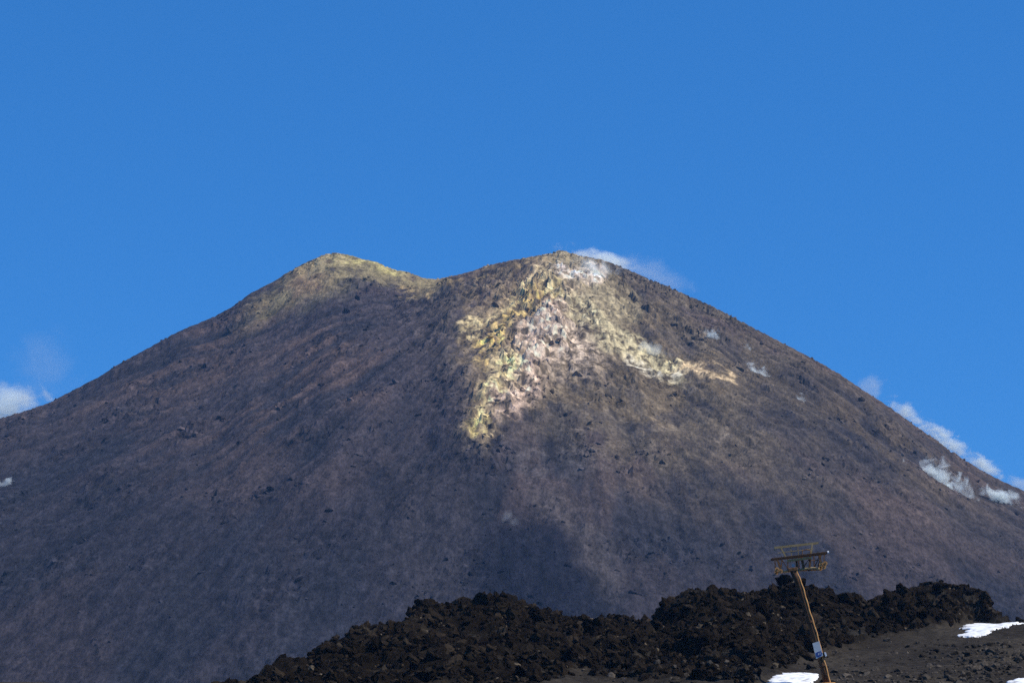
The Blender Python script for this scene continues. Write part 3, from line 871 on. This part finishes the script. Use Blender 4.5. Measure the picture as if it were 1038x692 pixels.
def sheave(px, py, r, dy):
    c = pp(px, py, dy)
    w_ = MB().tube(c + Vector((0, -0.06, 0)), c + Vector((0, 0.06, 0)), r, r, 16).build('sheave_wheel', m_orange_and_sunlit, pyl)
    MB().tube(c + Vector((0, -0.075, 0)), c + Vector((0, 0.075, 0)), r * 0.42, r * 0.42, 12).build('hub', m_dark, w_)
for (x_, y_, dy) in ((787.2, 577.2, -0.25), (790.8, 578.8, -0.25), (787.6, 579.3, 0.25), (832.0, 572.0, -0.25), (836.0, 571.0, -0.25), (834.6, 574.6, -0.25), (832.0, 575.6, 0.25)):
    sheave(x_, y_, 0.16, dy)
MB().beam(pp(785.5, 578.4, 0), pp(792.5, 578.4, 0), 0.10, 0.09).build('sheave_bracket', m_dark, pyl)
MB().beam(pp(831.2, 575.0, 0), pp(836.8, 570.5, 0), 0.10, 0.09, (0, 1, 0)).build('sheave_bracket', m_dark, pyl)
MB().tube(pp(804, 571.3), pp(804, 574.3), 0.12, 0.09, 10).build('insulator', m_sign, pyl)
MB().beam(pp(808.0, 568), pp(808.6, 575), 0.05, 0.05, (0, 1, 0)).build('hanger', m_dark, pyl)

# --- the sign board tied to the pole, with the small box beside it
sg = bpy.data.objects.new('notice_sign', None)
COL.objects.link(sg)
sc_ = pp(827.8, 657.5, -0.42)
sg.location = Vector(foot) + sc_
tag(sg, 'pale blue notice board with dark blue emblem strapped to the pylon pole', 'sign')
def sp_(px, py, dy=0.0):
    return pp(px, py, -0.42 + dy) - sc_
def board(name, pts, dy0, dy1, mat, parent):
    bm = bmesh.new()
    f_ = [bm.verts.new(sp_(x_, y_, dy0)) for x_, y_ in pts]; bk = [bm.verts.new(sp_(x_, y_, dy1)) for x_, y_ in pts]
    bm.faces.new(f_); bm.faces.new(bk[::-1])
    n_ = len(pts)
    for i in range(n_): bm.faces.new((f_[i], f_[(i + 1) % n_], bk[(i + 1) % n_], bk[i]))
    bmesh.ops.recalc_face_normals(bm, faces=bm.faces)
    me = bpy.data.meshes.new(name); bm.to_mesh(me); bm.free()
    return link(name, me, mat, parent)
board('board', [(822.8, 651.8), (829.6, 649.6), (833.6, 664.3), (826.6, 667.6)], 0.0, 0.05, m_sign, sg)
board('emblem', [(825.9, 661.6), (828.3, 660.4), (831.2, 659.6), (832.3, 661.8), (832.2, 664.0), (829.0, 665.8), (826.8, 665.2)], -0.012, -0.002, m_blue, sg)
board('emblem_letter', [(828.2, 663.9), (828.8, 661.4), (829.5, 661.2), (829.2, 663.7)], -0.02, -0.014, m_sign, sg)
board('emblem_letter', [(829.9, 663.4), (830.3, 661.2), (830.9, 661.0), (830.8, 663.1)], -0.02, -0.014, m_sign, sg)
jb = bpy.data.objects.new('switch_box', None)
COL.objects.link(jb)
jb.location = sg.location
tag(jb, 'small box with white side and dark front fixed beside the blue notice board', 'box')
board('housing', [(833.4, 661.2), (836.4, 660.2), (837.9, 664.9), (834.8, 667.0)], 0.02, 0.30, m_dark, jb)
board('cover', [(834.6, 661.0), (836.2, 660.6), (837.6, 664.4), (836.0, 665.4)], 0.0, 0.018, m_white, jb)

# ================================================================== STEAM
def steam_mat(name, dens, nscale, seed, thr=0.42, stretch=(1, 1, 1), soft=0.28):
    m, nt, out = new_mat(name)
    N, L = nt.nodes, nt.links
    pv = N.new('ShaderNodeVolumePrincipled'); L.new(pv.outputs[0], out.inputs['Volume'])
    pv.inputs['Color'].default_value = (0.95, 1.0, 0.985, 1)
    pv.inputs['Anisotropy'].default_value = 0.1
    tc = N.new('ShaderNodeTexCoord')
    ln = N.new('ShaderNodeVectorMath'); ln.operation = 'LENGTH'; L.new(tc.outputs['Object'], ln.inputs[0])
    geo = N.new('ShaderNodeNewGeometry')
    mp = N.new('ShaderNodeMapping'); mp.inputs['Location'].default_value = (seed * 13.1, seed * 7.7, seed * 3.3)
    mp.inputs['Scale'].default_value = stretch
    L.new(geo.outputs['Position'], mp.inputs['Vector'])
    nz = N.new('ShaderNodeTexNoise'); nz.inputs['Scale'].default_value = nscale * 1.3; nz.inputs['Detail'].default_value = 5; nz.inputs['Roughness'].default_value = 0.62
    nz.inputs['Distortion'].default_value = 1.2
    L.new(mp.outputs[0], nz.inputs['Vector'])
    fall = N.new('ShaderNodeMapRange'); fall.interpolation_type = 'SMOOTHSTEP'
    fall.inputs['From Min'].default_value = 1.0; fall.inputs['From Max'].default_value = 0.0
    fall.inputs['To Min'].default_value = 0.0; fall.inputs['To Max'].default_value = 1.0
    L.new(ln.outputs['Value'], fall.inputs['Value'])
    # the noise eats into the edge of the puff
    a = N.new('ShaderNodeMath'); a.operation = 'MULTIPLY_ADD'; a.inputs[1].default_value = 0.5; a.inputs[2].default_value = -0.5
    L.new(fall.outputs[0], a.inputs[0])
    bb = N.new('ShaderNodeMath'); bb.operation = 'ADD'; L.new(a.outputs[0], bb.inputs[0]); L.new(nz.outputs['Fac'], bb.inputs[1])
    dd = N.new('ShaderNodeMapRange'); dd.inputs['From Min'].default_value = thr; dd.inputs['From Max'].default_value = thr + soft
    L.new(bb.outputs[0], dd.inputs['Value'])
    d2 = N.new('ShaderNodeMath'); d2.operation = 'MULTIPLY'; d2.inputs[1].default_value = dens; L.new(dd.outputs[0], d2.inputs[0])
    L.new(d2.outputs[0], pv.inputs['Density'])
    return m

_sn = [0]
def steam(px, py, depth_off, w_px, h_px, d_m, dens, label, group, rot=0.0, nsc=0.11, thr=0.42, on=True):
    """a puff of steam: px size of its hull, set off from the slope by depth_off metres along the view"""
    _sn[0] += 1
    if on:
        p = hit_mountain(px, py); yy = p[1] + depth_off
    else:
        yy = depth_off
    d = ray(px, py); P = d * (yy / d[1])
    sc = yy / F
    v, f = ICO[3]
    me = mesh_np('steam', v * 1.0, f, 3, True)
    o = link('steam_plume', me, steam_mat('steam', dens, nsc, _sn[0], thr, (1, 1, 1) if on else (0.7, 1, 1), 0.30 if on else 0.42))
    o.location = (P[0], P[1], P[2] + CZ)
    o.scale = (w_px * sc / 2, d_m / 2, h_px * sc / 2)
    o.rotation_euler = (0, rot, 0)
    tag(o, label, 'steam', group)
    return o
GS = 'steam drifting along the skyline'
GV = 'steam seeping from the slope'
steam(612, 263, 1530, 150, 36, 40, 0.22, 'white steam plume rising behind the right summit', GS, R(15), 0.07, 0.22, on=False)
steam(664, 278, 1540, 170, 62, 40, 0.036, 'faint steam trail drifting right of the right summit', GS, R(22), 0.05, 0.24, on=False)
steam(0, 414, 1620, 160, 84, 50, 0.20, 'thick white steam cloud at the left edge of the skyline', GS, R(-18), 0.05, 0.20, on=False)
steam(42, 372, 1640, 130, 160, 50, 0.014, 'thin veil of steam rising over the left end of the skyline', GS, R(8), 0.03, 0.22, on=False)
steam(880, 394, 1545, 54, 70, 26, 0.10, 'small wisp of steam highest on the right skyline', GS, R(35), 0.10, 0.24, on=False)
steam(918, 420, 1545, 105, 46, 30, 0.42, 'short white steam puff upper middle of the right skyline', GS, R(37), 0.12, 0.31, on=False)
steam(958, 446, 1545, 130, 50, 30, 0.45, 'long white steam bank along the right skyline above the steaming vents', GS, R(37), 0.12, 0.31, on=False)
steam(998, 472, 1545, 110, 42, 30, 0.40, 'white steam puff low on the right skyline', GS, R(36), 0.12, 0.31, on=False)
steam(1036, 494, 1545, 70, 44, 26, 0.22, 'last steam wisp where the right skyline meets the edge', GS, R(32), 0.09, 0.26, on=False)
steam(604, 272, -9, 110, 46, 18, 0.15, 'hazy white steam lying on the right summit just under its top', GV, R(8), 0.07, 0.28)
steam(662, 354, -5, 100, 40, 12, 0.22, 'white steam over the pale yellow patch right of the rib', GV, R(22), 0.11, 0.34)
steam(722, 339, -4, 40, 30, 8, 0.9, 'small white steam puff right of the yellow patch', GV, R(30), 0.15, 0.33)
steam(768, 377, -4, 60, 36, 9, 0.9, 'white steam puff beyond the right tip of the yellow streak', GV, R(25), 0.14, 0.34)
steam(757, 352, -4, 24, 20, 6, 0.8, 'tiny steam wisp above the tip of the yellow streak', GV, R(25), 0.15, 0.32)
steam(812, 404, -4, 26, 24, 6, 0.8, 'tiny steam wisp alone on the brown right flank', GV, R(60), 0.15, 0.32)
steam(950, 486, -7, 150, 80, 16, 1.3, 'largest white steam vent on the lower right flank', GV, R(28), 0.11, 0.33)
steam(978, 502, -5, 76, 60, 10, 0.6, 'thin bluish steam trailing below the largest vent', GV, R(50), 0.11, 0.36)
steam(1020, 507, -6, 110, 50, 14, 1.3, 'white steam vent near the right edge of the slope', GV, R(24), 0.11, 0.34)
steam(4, 490, -4, 46, 26, 8, 1.0, 'small white steam streak at the left edge of the slope', GV, R(-18), 0.13, 0.32)
steam(518, 526, -6, 44, 42, 10, 0.10, 'faint steam smudge on the dark ash tongue', GV, 0.5, 0.10, 0.32)

# ================================================================== AIR
m_haze, nt, out = new_mat('mountain_air')
pv = nt.nodes.new('ShaderNodeVolumePrincipled'); nt.links.new(pv.outputs[0], out.inputs['Volume'])
pv.inputs['Color'].default_value = (0.30, 0.56, 1.0, 1)
pv.inputs['Density'].default_value = 0.000065
HAZE_TOP = 380.0
lo_z = float(GZ.min()) - 1.0
bm = bmesh.new()
bmesh.ops.create_cube(bm, size=1.0)
me = bpy.data.meshes.new('haze'); bm.to_mesh(me); bm.free()
hz = link('haze', me, m_haze)
gxw = float(gx[-1] - gx[0]) + 40; gyw = float(gy[-1] - gy[0]) + 40
hz.scale = (gxw, gyw, HAZE_TOP - lo_z)
hz.location = (float(gx[-1] + gx[0]) / 2, float(gy[-1] + gy[0]) / 2, (HAZE_TOP + lo_z) / 2)
tag(hz, 'thin blue mountain air between camera and volcano', 'haze', kind='stuff')
